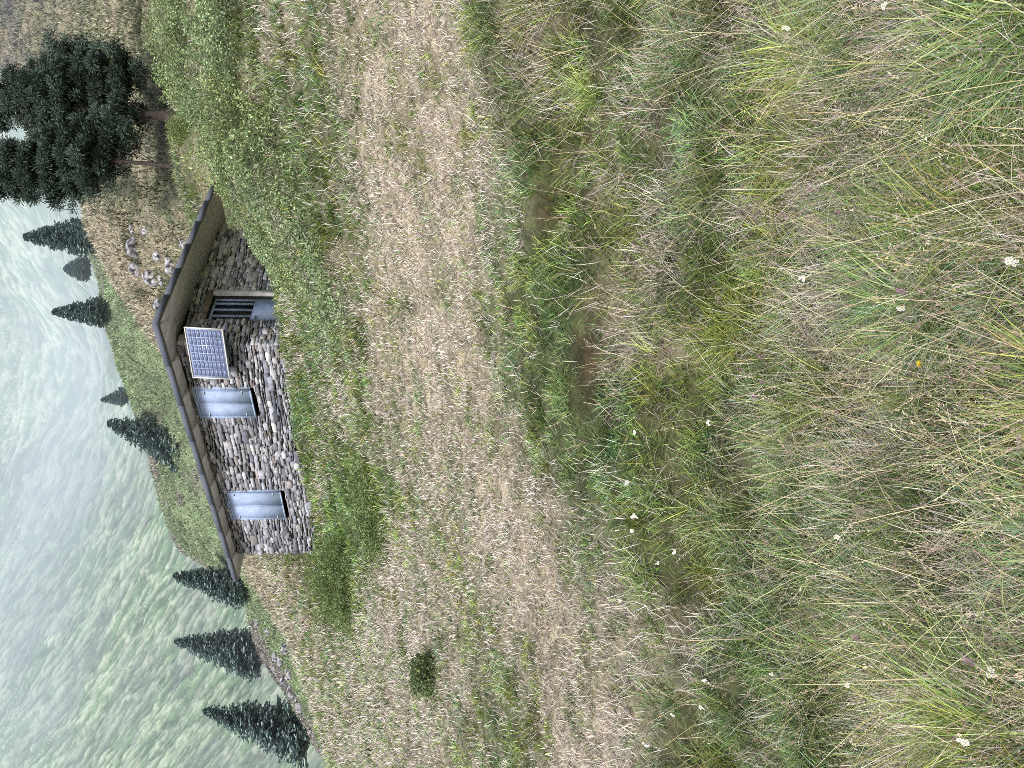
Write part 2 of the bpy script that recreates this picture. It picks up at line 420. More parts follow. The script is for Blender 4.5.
def roots(n, y0, y1, amin=-.72, amax=.72):
    y = np.exp(rng.uniform(math.log(y0), math.log(y1), n)); x = rng.uniform(amin, amax, n) * (y + .3)
    return x, y
def pal(n, cols, wt):
    k = rng.choice(len(cols), n, p=np.array(wt) / sum(wt)); c = np.array(cols)[k]
    return c * rng.uniform(.5, 1.5, (n, 1)) * rng.uniform(.93, 1.07, (n, 3))
GR = [(.21,.36,.10),(.30,.45,.15),(.16,.31,.13),(.41,.49,.19),(.26,.40,.24)]
ST = [(.72,.65,.57),(.86,.80,.71),(.60,.53,.48),(.66,.57,.56),(.74,.70,.56)]
def keepvis(x, y, z): return ~in_hut(x, y) & (rng.uniform(0, 1, len(x)) > 1.15 * hollow(*img(x, y, z)))
def tuft(x, y, s=.17, pull=.5, sd=0):
    lv = np.floor(np.log2(np.maximum(y, 2.2) / 2.2)); c = s * 2 ** (lv * .6)
    q = np.where(rng.uniform(0, 1, len(x)) < .5, 0., 1.); c = c * (1 + .7 * q); lv = lv + q * 50; ro = .6 + q
    x, y = x * np.cos(ro) - y * np.sin(ro), x * np.sin(ro) + y * np.cos(ro)
    gx, gy = np.floor(x / c), np.floor(y / c); k = (lv * 37 + sd).astype(np.int64)
    cx = (gx + 1.1 * _h(gx, gy + k, 11)) * c; cy = (gy + 1.1 * _h(gx, gy + k, 12)) * c
    r = [_h(gx, gy + k, 13 + j) for j in range(4)]; p = pull * (.4 + .6 * r[3])
    nx, ny = x + (cx - x) * p, y + (cy - y) * p
    rr = np.hypot(nx - cx, ny - cy) / c; an = np.arctan2(ny - cy, nx - cx) - ro
    return nx * np.cos(ro) + ny * np.sin(ro), -nx * np.sin(ro) + ny * np.cos(ro), an, rr, r

# leafy green blades
x, y = roots(500000, 1.0, 30); x, y, taz, tr_, tq = tuft(x, y); z = ground(x, y)
ix, iy, dry, hg, fore, n1, n2 = regions(x, y, z)
dry = np.clip(dry + (tq[1] - .5) * .5 * (.3 + fore), 0, 1)
k = (rng.uniform(0, 1, len(x)) > dry * .86) & (rng.uniform(0, 1, len(x)) > (tr_ - .4) * 1.4) & keepvis(x, y, z) & ~((iy < 330) & (ix < 250) & (y > 11) & (rng.uniform(0, 1, len(x)) < .5))
x, y, z, dry, hg, fore, n2, taz, tr_, t0, t2 = [q[k] for q in (x, y, z, dry, hg, fore, n2, taz, tr_, tq[0], tq[2])]; n = len(x)
L = hg * (.4 + 1.05 * t0) * rng.uniform(.45, 1.15, n); L = np.maximum(L, .013 * y * rng.uniform(.6, 1.2, n)); w = np.maximum(rng.uniform(.0019, .0044, n), .0012 * y)
th0 = rng.uniform(0, .7, n) + .7 * tr_; th1 = th0 + rng.uniform(.2, 2.0, n); az = taz + rng.normal(0, 1.3, n)
c = pal(n, GR, [4, 3, 3, 2, 2]) * (.42 + 1.1 * t2)[:, None] * np.stack([.85 + .35 * t0, np.ones(n), .75 + .5 * t2], -1); yel = (fbm(x * 2, y * 2, 201, 3) > .56)[:, None]; c = np.where(yel, c * [1.25, 1.12, .8], c)
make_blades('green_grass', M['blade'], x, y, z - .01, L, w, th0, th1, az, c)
tag(bpy.data.objects['green_grass'], kind='stuff')
# dry blades
x, y = roots(520000, 1.0, 30); x, y, taz, tr_, tq = tuft(x, y, .2, .16, 5); z = ground(x, y)
ix, iy, dry, hg, fore, n1, n2 = regions(x, y, z)
dry = np.clip(dry * (1 - .22 * fore) + (tq[1] - .5) * .6 * (.2 + fore), 0, 1)
k = (rng.uniform(0, 1, len(x)) < .05 + .95 * dry) & keepvis(x, y, z) & ~((iy < 330) & (ix < 250) & (y > 11) & (rng.uniform(0, 1, len(x)) < .8))
x, y, z, dry, hg, fore, n2, taz, t2 = [q[k] for q in (x, y, z, dry, hg, fore, n2, taz, tq[2])]; n = len(x)
L = hg * rng.uniform(.4, 1.0, n); L = np.maximum(L, .009 * y * rng.uniform(.6, 1.2, n)); w = np.maximum(rng.uniform(.0014, .003, n), .0009 * y)
lie = rng.uniform(0, 1, n)
th0 = np.where(lie < .5, rng.uniform(.2, .9, n), rng.uniform(.8, 1.4, n)); th1 = th0 + rng.uniform(-.5, 1.2, n); az = rng.uniform(0, 2 * math.pi, n)
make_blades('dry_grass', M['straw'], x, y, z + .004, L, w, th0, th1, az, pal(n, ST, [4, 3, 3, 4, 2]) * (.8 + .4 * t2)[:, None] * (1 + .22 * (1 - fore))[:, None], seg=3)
tag(bpy.data.objects['dry_grass'], kind='stuff')
# long stalks of the foreground, some with airy seed heads
x, y = roots(30000, 1.0, 9); z = ground(x, y)
ix, iy, dry, hg, fore, n1, n2 = regions(x, y, z)
k = rng.uniform(0, 1, len(x)) < np.clip(.15 + fore, 0, 1) * (.25 + .75 * sstep(.45, .6, n1)) * .62
x, y, z, hg, n2, fore = [q[k] for q in (x, y, z, hg, n2, fore)]; n = len(x)
L = rng.uniform(.14, .40, n) * (.45 + .55 * fore); w = np.maximum(rng.uniform(.0013, .0027, n), .0007 * y)
th0 = rng.uniform(.0, 1.1, n); th1 = th0 + rng.uniform(0, .9, n)
az = rng.uniform(0, 2 * math.pi, n)
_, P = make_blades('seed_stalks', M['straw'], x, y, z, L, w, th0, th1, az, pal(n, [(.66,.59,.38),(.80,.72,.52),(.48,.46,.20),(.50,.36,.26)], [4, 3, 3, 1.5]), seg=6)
tag(bpy.data.objects['seed_stalks'], kind='stuff')
# panicles : tiny spikelets along the top of the stalks
sel = np.where((rng.uniform(0, 1, n) < .32))[0]
kk = 26
d = (P[sel, -1] - P[sel, -2]); d /= np.linalg.norm(d, axis=1)[:, None]
tt = rng.uniform(0, 1, (len(sel), kk)); base = P[sel, -1][:, None, :] - d[:, None, :] * (tt * .10)[..., None]
airy = rng.uniform(0, 1, len(sel)) < .55
off = rng.normal(0, 1, (len(sel), kk, 3)) * (np.where(airy, .016, .0035)[:, None] * (.3 + tt))[..., None]
base = (base + off).reshape(-1, 3); m = len(base)
ll = rng.uniform(.003, .007, m) * np.repeat(np.where(airy, 1, 1.3), kk); cc = np.repeat(pal(len(sel), [(.42,.34,.31),(.60,.53,.38),(.36,.27,.24)], [3, 2, 2]), kk, 0)
dd = np.repeat(d, kk, 0) + rng.normal(0, .5, (m, 3)); dd /= np.linalg.norm(dd, axis=1)[:, None]
sd = np.cross(dd, rng.normal(0, 1, (m, 3))); sd /= np.linalg.norm(sd, axis=1)[:, None]
ww = np.maximum(.0012, .00035 * base[:, 1])
V = np.stack([base - sd * ww[:, None], base + dd * ll[:, None], base + sd * ww[:, None], base - dd * (ll * .6)[:, None]], 1).reshape(-1, 3)
o = npmesh('grass_seed_heads', V, [np.arange(m * 4).reshape(-1, 4)], M['straw'], col=np.repeat(cc, 4, 0)); tag(o, kind='stuff')
# tufts on the knoll behind the hut
x, y = roots(150000, 27, 110, -.45, .75); z = ground(x, y)
ix, iy, dry, hg, fore, n1, n2 = regions(x, y, z); k = (rng.uniform(0, 1, len(x)) < .9) & ~in_hut(x, y, .8)
x, y, z, dry = x[k], y[k], z[k], dry[k]; n = len(x)
ix, iy = img(x, y, z)
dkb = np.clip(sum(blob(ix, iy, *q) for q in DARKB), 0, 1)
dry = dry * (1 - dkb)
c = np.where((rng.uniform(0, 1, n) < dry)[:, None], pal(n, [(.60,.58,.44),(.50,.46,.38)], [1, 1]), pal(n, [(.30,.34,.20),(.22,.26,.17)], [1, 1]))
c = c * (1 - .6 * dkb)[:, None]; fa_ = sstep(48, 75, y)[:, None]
c = c * (1 - fa_) + fa_ * np.where(fbm(x * .25 + y * .12, y * .30, 777, 4)[:, None] > .54, [.46, .43, .34], np.where(fbm(x * .3, y * .16, 779, 4)[:, None] > .56, [.17, .16, .18], [.27, .31, .23])) * rng.uniform(.65, 1.25, (n, 1))
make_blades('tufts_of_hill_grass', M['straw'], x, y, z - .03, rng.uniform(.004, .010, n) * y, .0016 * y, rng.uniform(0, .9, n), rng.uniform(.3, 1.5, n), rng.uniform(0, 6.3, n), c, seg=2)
tag(bpy.data.objects['tufts_of_hill_grass'], kind='stuff')

x = rng.uniform(-.7, .35, 260000); y = np.exp(rng.uniform(math.log(44), math.log(125), len(x))); x = x * y; z = mid_z(x, y); n = len(x)
nn = fbm(x * .25, y * .25, 91, 4); t_ = fbm(x * .8 + .5 * y, y * .5, 793, 4); ix, iy = img(x, y, z)
c = pal(n, [(.34,.44,.25),(.29,.38,.21),(.42,.48,.32)], [3, 2, 2]); rk_ = rng.uniform(0, 1, n) < sstep(.44, .56, nn) * (.35 + .6 * sstep(395, 450, iy))
c = np.where(rk_[:, None], pal(n, [(.40,.36,.33),(.27,.25,.26),(.55,.52,.50)], [2, 2, 1]), c) * (.5 + 1.1 * t_)[:, None]
make_blades('rough_hill_grass', M['straw'], x, y, z - .03, rng.uniform(.002, .006, n) * y, .0014 * y, rng.uniform(0, .9, n), rng.uniform(.3, 1.5, n), rng.uniform(0, 6.3, n), c, seg=2)
tag(bpy.data.objects['rough_hill_grass'], kind='stuff')
# ------------------------------------------------------------------ leafy cover on the bank beside the hut
def leaves(P, size, cols, nrm_up=.6, aspect=.55):
    n = len(P); a = rng.normal(0, 1, (n, 3)); a[:, 2] = np.abs(a[:, 2]) * .8; a /= np.linalg.norm(a, axis=1)[:, None]
    b = np.cross(a, rng.normal(0, 1, (n, 3)) + [0, 0, nrm_up]); b /= np.linalg.norm(b, axis=1)[:, None]
    s = size[:, None]
    V = np.stack([P, P + a * s * .5 + b * s * aspect * .5, P + a * s, P + a * s * .5 - b * s * aspect * .5], 1).reshape(-1, 3)
    return V, [np.arange(n * 4).reshape(-1, 4)], np.repeat(cols, 4, 0)
n = 320000
y = rng.uniform(8, 19.5, n); x = rng.uniform(.02, .85, n) * y; z = ground(x, y); ix, iy = img(x, y, z)
hh = .6 * fbm(x * 1.3, y * .9, 301, 3) + .4 * vnoise(x * 4.2, y * 3.2, 305)
lim = np.interp(iy, [0, 60, 130, 200, 250, 320, 360, 400], [225, 235, 262, 285, 305, 325, 300, 285])
low = np.interp(iy, [0, 180, 200, 225, 243, 260, 300, 330, 380], [0, 0, 204, 219, 246, 268, 310, 334, 350])
m = sstep(lim + 45, lim, ix) * sstep(430, 330, iy) * sstep(low - 12, low + 8, ix)
k = (rng.uniform(0, 1, n) < m) & ~in_hut(x, y, .02)
x, y, z, hh, ix, iy = [q[k] for q in (x, y, z, hh, ix, iy)]; n = len(x)
H = (.08 + .72 * sstep(.34, .66, hh)) * np.interp(iy, [0, 120, 165, 200, 300, 360, 420], [.7, .95, .75, .28, .28, .25, .2])
hz_ = z + H * (1 - rng.uniform(0, 1, n) ** 2.2 * .9) + rng.normal(0, .03, n)
c = pal(n, [(.20,.26,.14),(.27,.32,.19),(.14,.19,.10),(.33,.36,.22),(.42,.39,.31)], [4, 3.5, 3, 1.8, .6])
c *= np.where(vnoise(x * .8, y * .6, 311)[:, None] > .6, np.array([1.1, 1.05, .9]), 1.)
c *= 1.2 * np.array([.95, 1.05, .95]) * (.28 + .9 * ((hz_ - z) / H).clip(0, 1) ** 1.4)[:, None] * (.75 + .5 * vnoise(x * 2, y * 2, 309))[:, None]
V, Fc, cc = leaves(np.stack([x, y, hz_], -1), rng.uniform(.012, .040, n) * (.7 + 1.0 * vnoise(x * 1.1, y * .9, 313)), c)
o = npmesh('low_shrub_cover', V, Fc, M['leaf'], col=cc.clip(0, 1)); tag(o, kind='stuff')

# ------------------------------------------------------------------ bushes (things)
def ray_ground(u, v, h=0., y0=1.0, y1=60):
    Y = np.exp(np.linspace(math.log(y0), math.log(y1), 900)); p = np.array([at(u, v, q) for q in Y]); g = ground(p[:, 0], p[:, 1]) + h
    i = np.where(p[:, 2] <= g)[0]
    i = i[0] if len(i) else 0
    return p[i] - np.array([0, 0, h])
def bush(u, v, rx, hgt, nl, label, cols, size=.05):
    p = ray_ground(u, v); p[1] += rx * .3; p[2] = ground(p[0], p[1])[0]
    e = empty('low_bush', tuple(p)); tag(e, label, 'bush')
    s = MB()
    for k in range(9):
        a = k * .7; r = rx * .75 * random.uniform(.4, 1)
        s.tube([(p[0], p[1], p[2] - .02), (p[0] + r * .5 * math.cos(a), p[1] + r * .5 * math.sin(a), p[2] + hgt * .5), (p[0] + r * math.cos(a), p[1] + r * math.sin(a), p[2] + hgt * .85)], [.012, .008, .003], 5, (.09, .07, .05))
    s.build('stem', M['bark'], e)
    d = rng.normal(0, 1, (nl, 3)); d /= np.linalg.norm(d, axis=1)[:, None]; d[:, 2] = np.abs(d[:, 2])
    rr = rng.uniform(.35, 1, nl) ** .5; lump = .35 + 1.25 * fbm(d[:, 0] * 2.2 + p[0], d[:, 1] * 2.2 + d[:, 2] * 2, 401, 3)
    Q = np.stack([d[:, 0] * rx, d[:, 1] * rx, d[:, 2] * hgt], -1) * (rr * lump)[:, None]
    g = ground(p[0] + Q[:, 0], p[1] + Q[:, 1]) - p[2]; Q[:, 2] += g
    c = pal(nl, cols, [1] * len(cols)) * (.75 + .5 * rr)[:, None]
    V, Fc, cc = leaves(Q, rng.uniform(size * .4, size * .9, nl), c)
    npmesh('foliage', V, Fc, M['leaf'], parent=e, col=cc.clip(0, 1))
DG = [(.12,.17,.075),(.17,.23,.10),(.10,.14,.06)]; MG = [(.15,.21,.08),(.20,.27,.11),(.13,.18,.075)]
bush(91, 436, .27, .24, 4500, 'small isolated dark bush alone on the dry slope below the fir trees', DG, .04)
bush(180, 352, 1.0, .72, 16000, 'dark green bush just beyond the window end of the stone wall', MG, .06)
bush(255, 378, .85, .32, 12000, 'low spreading bush on the dry grass in front of the stone wall', MG, .05)
bush(640, 188, .5, .62, 5000, 'pale green bush on the bank below the thicker tree trunk', [(.17,.23,.09),(.22,.28,.11)], .06)

bush(540, 238, .42, .50, 5000, 'leafy bush hiding the end of the shaded wall under the roof edge', [(.20,.27,.13),(.26,.32,.18)], .045)
# ------------------------------------------------------------------ the stone hut
def w3(p2, z): return np.array([p2[0], p2[1], z])
hut = empty('stone_hut', (C0[0], C0[1], HB)); tag(hut, 'small dry-stone mountain hut with flat dark roof edge and two shuttered windows', 'hut')
LL, LR = 8.06, 4.8; WT = EYE + 5.69; BOT = HB - .8
NL = -DR; NR = -DL
EL = np.array([*DL, 0]); ER = np.array([*DR, 0]); UZ = np.array([0, 0, 1.])
# openings along each face : (from, to, bottom, top)
win = [(1.34, 2.28, EYE + 4.16, EYE + 5.54), (5.17, 6.36, EYE + 3.95, EYE + 5.49)]
door_o = (.92, 1.88, HB - .2, EYE + 5.22)
core = MB()
def core_box(D, N, a, b, z0, z1, inn=.02, dep=.5):
    o = w3(C0 + D * a - N * dep, z0); core.box(o, np.array([*(D * (b - a)), 0]), np.array([*(N * (dep - inn)), 0]), UZ * (z1 - z0), (.035, .032, .03))
def face_core(D, N, Lf, ops, start):
    c = start
    for (a, b, z0, z1) in ops:
        core_box(D, N, c, a, BOT, WT); core_box(D, N, a, b, BOT, z0 - .003); core_box(D, N, a, b, z1 + .003, WT); c = b
    core_box(D, N, c, Lf, BOT, WT)
face_core(DL, NL, LL - .02, win, .5); face_core(DR, NR, LR - .02, [door_o], .02)
core.box(w3(C0 + DR * LR - DR * .5 + DL * .5, BOT), EL * (LL - .52), ER * .48, UZ * (WT - BOT), (.035, .032, .03))   # rear wall
core.box(w3(C0 + DL * (LL - .5) + DR * .5, BOT), EL * .48, ER * (LR - 1.0), UZ * (WT - BOT), (.035, .032, .03))     # end wall
core.build('wall', M['stone'], hut)
SCOL = [(.42,.425,.46),(.56,.56,.60),(.30,.31,.35),(.46,.445,.44),(.34,.31,.30),(.60,.60,.63),(.22,.23,.27),(.42,.36,.34),(.46,.46,.48)]
SW = [5, 5, 4, 3, 1.6, 3, 2.5, 1, 3]
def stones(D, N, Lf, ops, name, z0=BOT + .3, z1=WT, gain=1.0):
    mb = MB(); D3 = np.array([*D, 0]); N3 = np.array([*N, 0]); z = z0; row = 0
    while z < z1 - .03:
        h = random.choice([.03, .035, .045, .055, .07, .085, .11]) * random.uniform(.85, 1.15); h = min(h, z1 - z)
        if z1 - z - h < .03: h = z1 - z
        iv = [(-.03, Lf)]
        for (a, b, q0, q1) in ops:
            if z + h > q0 + .02 and z < q1 - .02:
                nv = []
                for (s, t) in iv:
                    if a > s: nv.append((s, min(a, t)))
                    if b < t: nv.append((max(b, s), t))
                iv = nv
        for (s, t) in iv:
            p = s
            while p < t - .02:
                l = random.uniform(1.2, 4.2) * h + random.uniform(.03, .14)
                if t - p - l < .09: l = t - p
                f = fbm(np.array([p * .7]), np.array([z * .7]), 501, 2)[0]
                tall = random.random() < .13 and z + h * 1.6 < z1 and not any(z + h * 1.7 > q0 and z < q1 and a - .1 < p + l and p < b + .1 for (a, b, q0, q1) in ops)
                hh = h * (1.65 if tall else 1.0)
                wob = .05 * math.sin(p * 1.3 + row * .25) + .03 * math.sin(p * 3.1 + z * 3)
                pr = random.uniform(0, .05) + (.035 if tall else 0)
                g = random.uniform(.005, .017)
                jit = lambda q: random.uniform(-q, q)
                cut = min(l, hh) * random.uniform(.12, .34)
                x0, x1, y0, y1 = p + g, p + l - g, z + wob + g * .6, z + wob + hh - g * .6
                y0 = max(y0, z0 - .1)
                pol = [(x0 + cut, y0 + jit(.01)), (x1 - cut, y0 + jit(.012)), (x1, y0 + cut * .6), (x1 + jit(.008), y1 - cut * .7), (x1 - cut * random.uniform(.5, 1.5), y1 + jit(.008)), (x0 + cut * random.uniform(.5, 1.5), y1 + jit(.01)), (x0 + jit(.006), y1 - cut * .6), (x0, y0 + cut * .7)]
                cx, cy = (x0 + x1) / 2, (y0 + y1) / 2; tl = jit(.14); tz = jit(.16)
                V = []
                for (qx, qy) in pol: V.append(w3(C0, 0) + D3 * qx + N3 * (-.07) + UZ * qy)
                for (qx, qy) in pol: V.append(w3(C0, 0) + D3 * qx + N3 * (pr * .75 + (qx - cx) * tl + (qy - cy) * tz) + UZ * qy)
                for (qx, qy) in pol:
                    qx2 = cx + (qx - cx) * .9; qy2 = cy + (qy - cy) * .84
                    V.append(w3(C0, 0) + D3 * qx2 + N3 * (pr + .012 + (qx - cx) * tl + (qy - cy) * tz + jit(.004)) + UZ * qy2)
                V.append(w3(C0, 0) + D3 * cx + N3 * (pr + .014 + jit(.008)) + UZ * cy)
                Q = []
                for r in (0, 8):
                    for i in range(8):
                        j = (i + 1) % 8; Q.append((r + i, r + j, r + 8 + j, r + 8 + i))
                T = [(16 + i, 16 + (i + 1) % 8, 24) for i in range(8)]
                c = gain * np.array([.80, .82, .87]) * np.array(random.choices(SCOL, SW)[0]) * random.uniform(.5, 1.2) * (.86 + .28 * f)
                mb.add(V, Q, T, np.clip(c, 0, .6))
                p += l
        z += h; row += 1
    o = mb.build(name, M['stone'], hut); return o
wexp = [(a, b, z0, z1) for (a, b, z0, z1) in win]
tag(stones(DL, NL, LL, wexp, 'stonework'), 'sunlit dry stone facing with two shuttered windows')
dexp = [(door_o[0], door_o[1] + .14, door_o[2], door_o[3] + .16)]
tag(stones(DR, NR, LR, dexp, 'stonework', gain=1.45), 'shaded dry stone facing around the doorway')  # stone colours lifted on this face to paint in light it lacks
C_save = C0.copy()
C0 = C_save + DL * LL
stones(DR, -NR * 1.0 if False else DL, LR, [], 'stonework')      # end wall, away from the camera
C0 = C_save
# roof
OL, OR = .45, .97
A2 = C0 + NL * OL + NR * OR
B2 = A2 + DL * 9.8; D2 = A2 + DR * 6.1; E2 = B2 + DR * 6.1
ZT = EYE + 5.82
def roofz(s, t): return ZT - .003 * s - .006 * t
def rp(s, t, dz=0): p = A2 + DL * s + DR * t; return np.array([p[0], p[1], roofz(s, t) + dz])
rf = MB()
rf.add([rp(.02, .02, -.03), rp(9.78, .02, -.03), rp(9.78, 6.08, -.03), rp(.02, 6.08, -.03), rp(.02, .02, .0), rp(9.78, .02, .0), rp(9.78, 6.08, .0), rp(.02, 6.08, .0)],
       [(0,3,2,1),(4,5,6,7),(0,1,5,4),(1,2,6,5),(2,3,7,6),(3,0,4,7)], col=(.16, .16, .17))
roof = rf.build('roof', M['fascia'], hut)
fa = MB()
def strip(P0, P1, nrm, n, th=.03, h=.125):
    P0 = np.array(P0); P1 = np.array(P1); d = (P1 - P0) / n; N3 = np.array([*nrm, 0])
    for i in range(n):
        a = P0 + d * i + d * .004; jj = 0.0
        fa.box(a - UZ * (h - .03) + N3 * jj, d * .992, N3 * th, UZ * h, (.5, .5, .5))
strip(rp(-.03, 0), rp(9.8, 0), NL, 8); strip(rp(0, -.03), rp(0, 6.1), NR, 6); strip(rp(9.8, 0), rp(9.8, 6.1), DL, 5)
fa.build('fascia', M['fascia'], roof)
so = MB(); nb = 9
for i in range(nb):
    s0 = 9.76 * i / nb + .02; s1 = 9.76 * (i + 1) / nb + .0195
    V = [rp(s0, .03, -.115), rp(s1, .03, -.115), rp(s1, 6.07, -.115), rp(s0, 6.07, -.115), rp(s0, .03, -.04), rp(s1, .03, -.04), rp(s1, 6.07, -.04), rp(s0, 6.07, -.04)]
    c = np.array([.47, .445, .46]) * random.uniform(.97, 1.03)
    so.add(V, [(0,3,2,1),(4,5,6,7),(0,1,5,4),(1,2,6,5),(2,3,7,6),(3,0,4,7)], col=c)
so.build('soffit', M['soffit'], roof)
# shutters on the long face
def on(D, N, s, out, z): p = C0 + D * s + N * out; return np.array([p[0], p[1], z])
for wi, (a, b, z0, z1) in enumerate(win):
    sb = MB(); zz0 = z0 + .09; mid = (a + b) / 2
    for (p, q) in ((a + .03, mid - .006), (mid + .006, b - .03)):
        sb.box(on(DL, NL, p, .03, zz0), EL * (q - p), np.array([*(NL * .02), 0]), UZ * (z1 - zz0 - .02))
        for (r0, r1, t0, t1) in ((p, q, zz0, zz0 + .035), (p, q, z1 - .055, z1 - .02), (p, p + .03, zz0 + .035, z1 - .055), (q - .03, q, zz0 + .035, z1 - .055)):
            sb.box(on(DL, NL, r0, .05, t0), EL * (r1 - r0), np.array([*(NL * .008), 0]), UZ * (t1 - t0))
    sh = sb.build('shutter', M['shutter'], hut)
    for zz in (zz0 + .2, z1 - .22):
        for ss in (a + .035, b - .155):
            hb = MB(); hb.box(on(DL, NL, ss, .06, zz), EL * .12, np.array([*(NL * .006), 0]), UZ * .03); hb.build('hinge', M['steel'], sh)
    fr = MB()
    for (r0, r1, t0, t1) in ((a - .05, a + .022, z0 + .1, z1), (b - .022, b + .05, z0 + .1, z1), (a - .05, b + .05, z1 + .003, z1 + .06)):
        fr.box(on(DL, NL, r0, -.05, t0), EL * (r1 - r0), np.array([*(NL * .085), 0]), UZ * (t1 - t0))
    fr.build('window_frame', M['shutter'], hut)
    sl = MB(); sl.box(on(DL, NL, a - .1, -.3, z0 - .06), EL * (b - a + .22), np.array([*(NL * .33), 0]), UZ * .05, (.30, .30, .31))
    sl.build('sill', M['stone'], hut)
    bk = MB(); bk.box(on(DL, NL, a, -.32, z0), EL * (b - a), np.array([*(NL * .02), 0]), UZ * (z1 - z0))
    bk.build('window_recess', M['core'], hut)
# door
a, b, z0, z1 = door_o; dp = -.13
N3 = np.array([*NR, 0])
db = MB(); zp = EYE + 4.25
db.box(on(DR, NR, a + .02, dp, z0), ER * (b - a - .04), N3 * .04, UZ * (zp - z0))
for s in (a + .02, a + .25, a + .49, a + .73, b - .08): db.box(on(DR, NR, s, dp, zp), ER * .055, N3 * .045, UZ * (z1 - zp - .02))
db.box(on(DR, NR, a + .02, dp, z1 - .07), ER * (b - a - .04), N3 * .05, UZ * .05)
door = db.build('door', M['shutter'], hut)
gl = MB(); gl.box(on(DR, NR, a + .03, dp - .02, zp), ER * (b - a - .06), N3 * .02, UZ * (z1 - zp - .03)); gl.build('pane', M['glass'], door)
hd = MB(); hd.box(on(DR, NR, a + .12, dp + .04, zp - .12), ER * .12, N3 * .04, UZ * .03); hd.build('handle', M['steel'], door)
fr = MB(); fr.box(on(DR, NR, b + .003, -.15, z0), ER * .17, N3 * .20, UZ * (z1 - z0 + .02)); fr.build('door_frame', M['cement'], hut)
lt = MB(); lt.box(on(DR, NR, a - .12, -.12, z1 + .022), ER * (b - a + .3), N3 * .15, UZ * .15); lt.build('lintel', M['wood'], hut)

# ------------------------------------------------------------------ solar panel on the corner
S0 = np.array([1.216, 17.4]); DS = np.array([-.866, .5]); NS = np.array([-.5, -.866])
sw, shh = 1.27, .84; zb = EYE + 4.50; lean = .10
sp_ = empty('solar_panel', (S0[0] + DS[0] * sw / 2, S0[1] + DS[1] * sw / 2, zb)); tag(sp_, 'blue solar panel in a white frame fixed under the eaves at the hut corner', 'solar panel')
UP = np.array([-NS[0] * lean, -NS[1] * lean, 1.0]); UP /= np.linalg.norm(UP); S3 = np.array([*DS, 0]); NN = np.cross(UP, S3); NN = NN if NN @ np.array([*NS, 0]) > 0 else -NN
O3 = np.array([*S0, zb])
pb = MB(); pb.box(O3 + S3 * .02 + UP * .02, S3 * (sw - .04), NN * .015, UP * (shh - .04), (.31, .37, .54)); bs = pb.build('backing_sheet', M['cell'], sp_)
cb = MB(); nc, nr = 6, 8
for i in range(nc):
    for j in range(nr):
        cw = (sw - .1) / nc; ch = (shh - .1) / nr; q = O3 + S3 * (.05 + i * cw + .012) + UP * (.05 + j * ch + .01) + NN * .015
        cb.box(q, S3 * (cw - .024), NN * .003, UP * (ch - .02), np.array([.13, .165, .31]) * random.uniform(.9, 1.12))
        cb.box(q + S3 * (cw * .25) + UP * (ch * .28) + NN * .003, S3 * (cw * .3), NN * .001, UP * (ch * .10), (.45, .48, .66))
cb.build('cells', M['cell'], sp_)
fb = MB()
for (o_, ax, up) in ((O3, sw, .02), (O3 + UP * (shh - .02), sw, .02)): fb.box(o_, S3 * ax, NN * .035, UP * up)
for o_ in (O3 + UP * .02, O3 + UP * .02 + S3 * (sw - .02)): fb.box(o_, S3 * .02, NN * .035, UP * (shh - .04))
fb.build('frame', M['white'], sp_)
for s, zz in ((.35, .2), (.35, .65), (.95, .2), (.95, .65)):
    st = O3 + S3 * s + UP * zz; nd = st.copy(); dist = (C0 - st[:2]) @ NL * -1; nd[:2] = st[:2] - NL * (dist + .02)
    ab = MB(); ab.tube([st, nd], [.018, .018], 6); ab.build('bracket', M['steel'], sp_)

# ------------------------------------------------------------------ rocks
def rock(name, p, r, sq, seed, label, group, cat='rock', colr=(.5, .5, .5)):
    n = 14; V = []; Fq = []; T = []
    ph = np.linspace(0, math.pi, n)[1:-1]; th = np.linspace(0, 2 * math.pi, 20, endpoint=False)
    PH, TH = np.meshgrid(ph, th, indexing='ij'); d = np.stack([np.sin(PH) * np.cos(TH), np.sin(PH) * np.sin(TH), np.cos(PH)], -1).reshape(-1, 3)
    d = np.r_[d, [[0, 0, 1], [0, 0, -1]]]
    q = d * (.62 + .7 * fbm(d[:, 0] * 1.6 + seed, d[:, 1] * 1.6 + d[:, 2] * 1.3, seed, 4))[:, None]
    q = np.round(q * 4) / 4 * .45 + q * .55
    q = q * np.array([r, r * .9, r * sq]); m = 20
    Q = [(i * m + k, i * m + (k + 1) % m, (i + 1) * m + (k + 1) % m, (i + 1) * m + k) for i in range(len(ph) - 1) for k in range(m)]
    T = [(len(d) - 2, (k + 1) % m, k) for k in range(m)] + [(len(d) - 1, (len(ph) - 1) * m + k, (len(ph) - 1) * m + (k + 1) % m) for k in range(m)]
    lich = fbm(d[:, 0] * 3 + seed, d[:, 2] * 3 + d[:, 1] * 2, seed + 9, 3)[:, None]
    c = np.array(colr) * (.1 + 1.7 * sstep(.3, .65, lich))
    o = npmesh(name, q, [np.array(Q), np.array(T)], M['rock'], col=c); o.location = (p[0], p[1], p[2] + r * sq * .05)
    tag(o, label, cat, group)
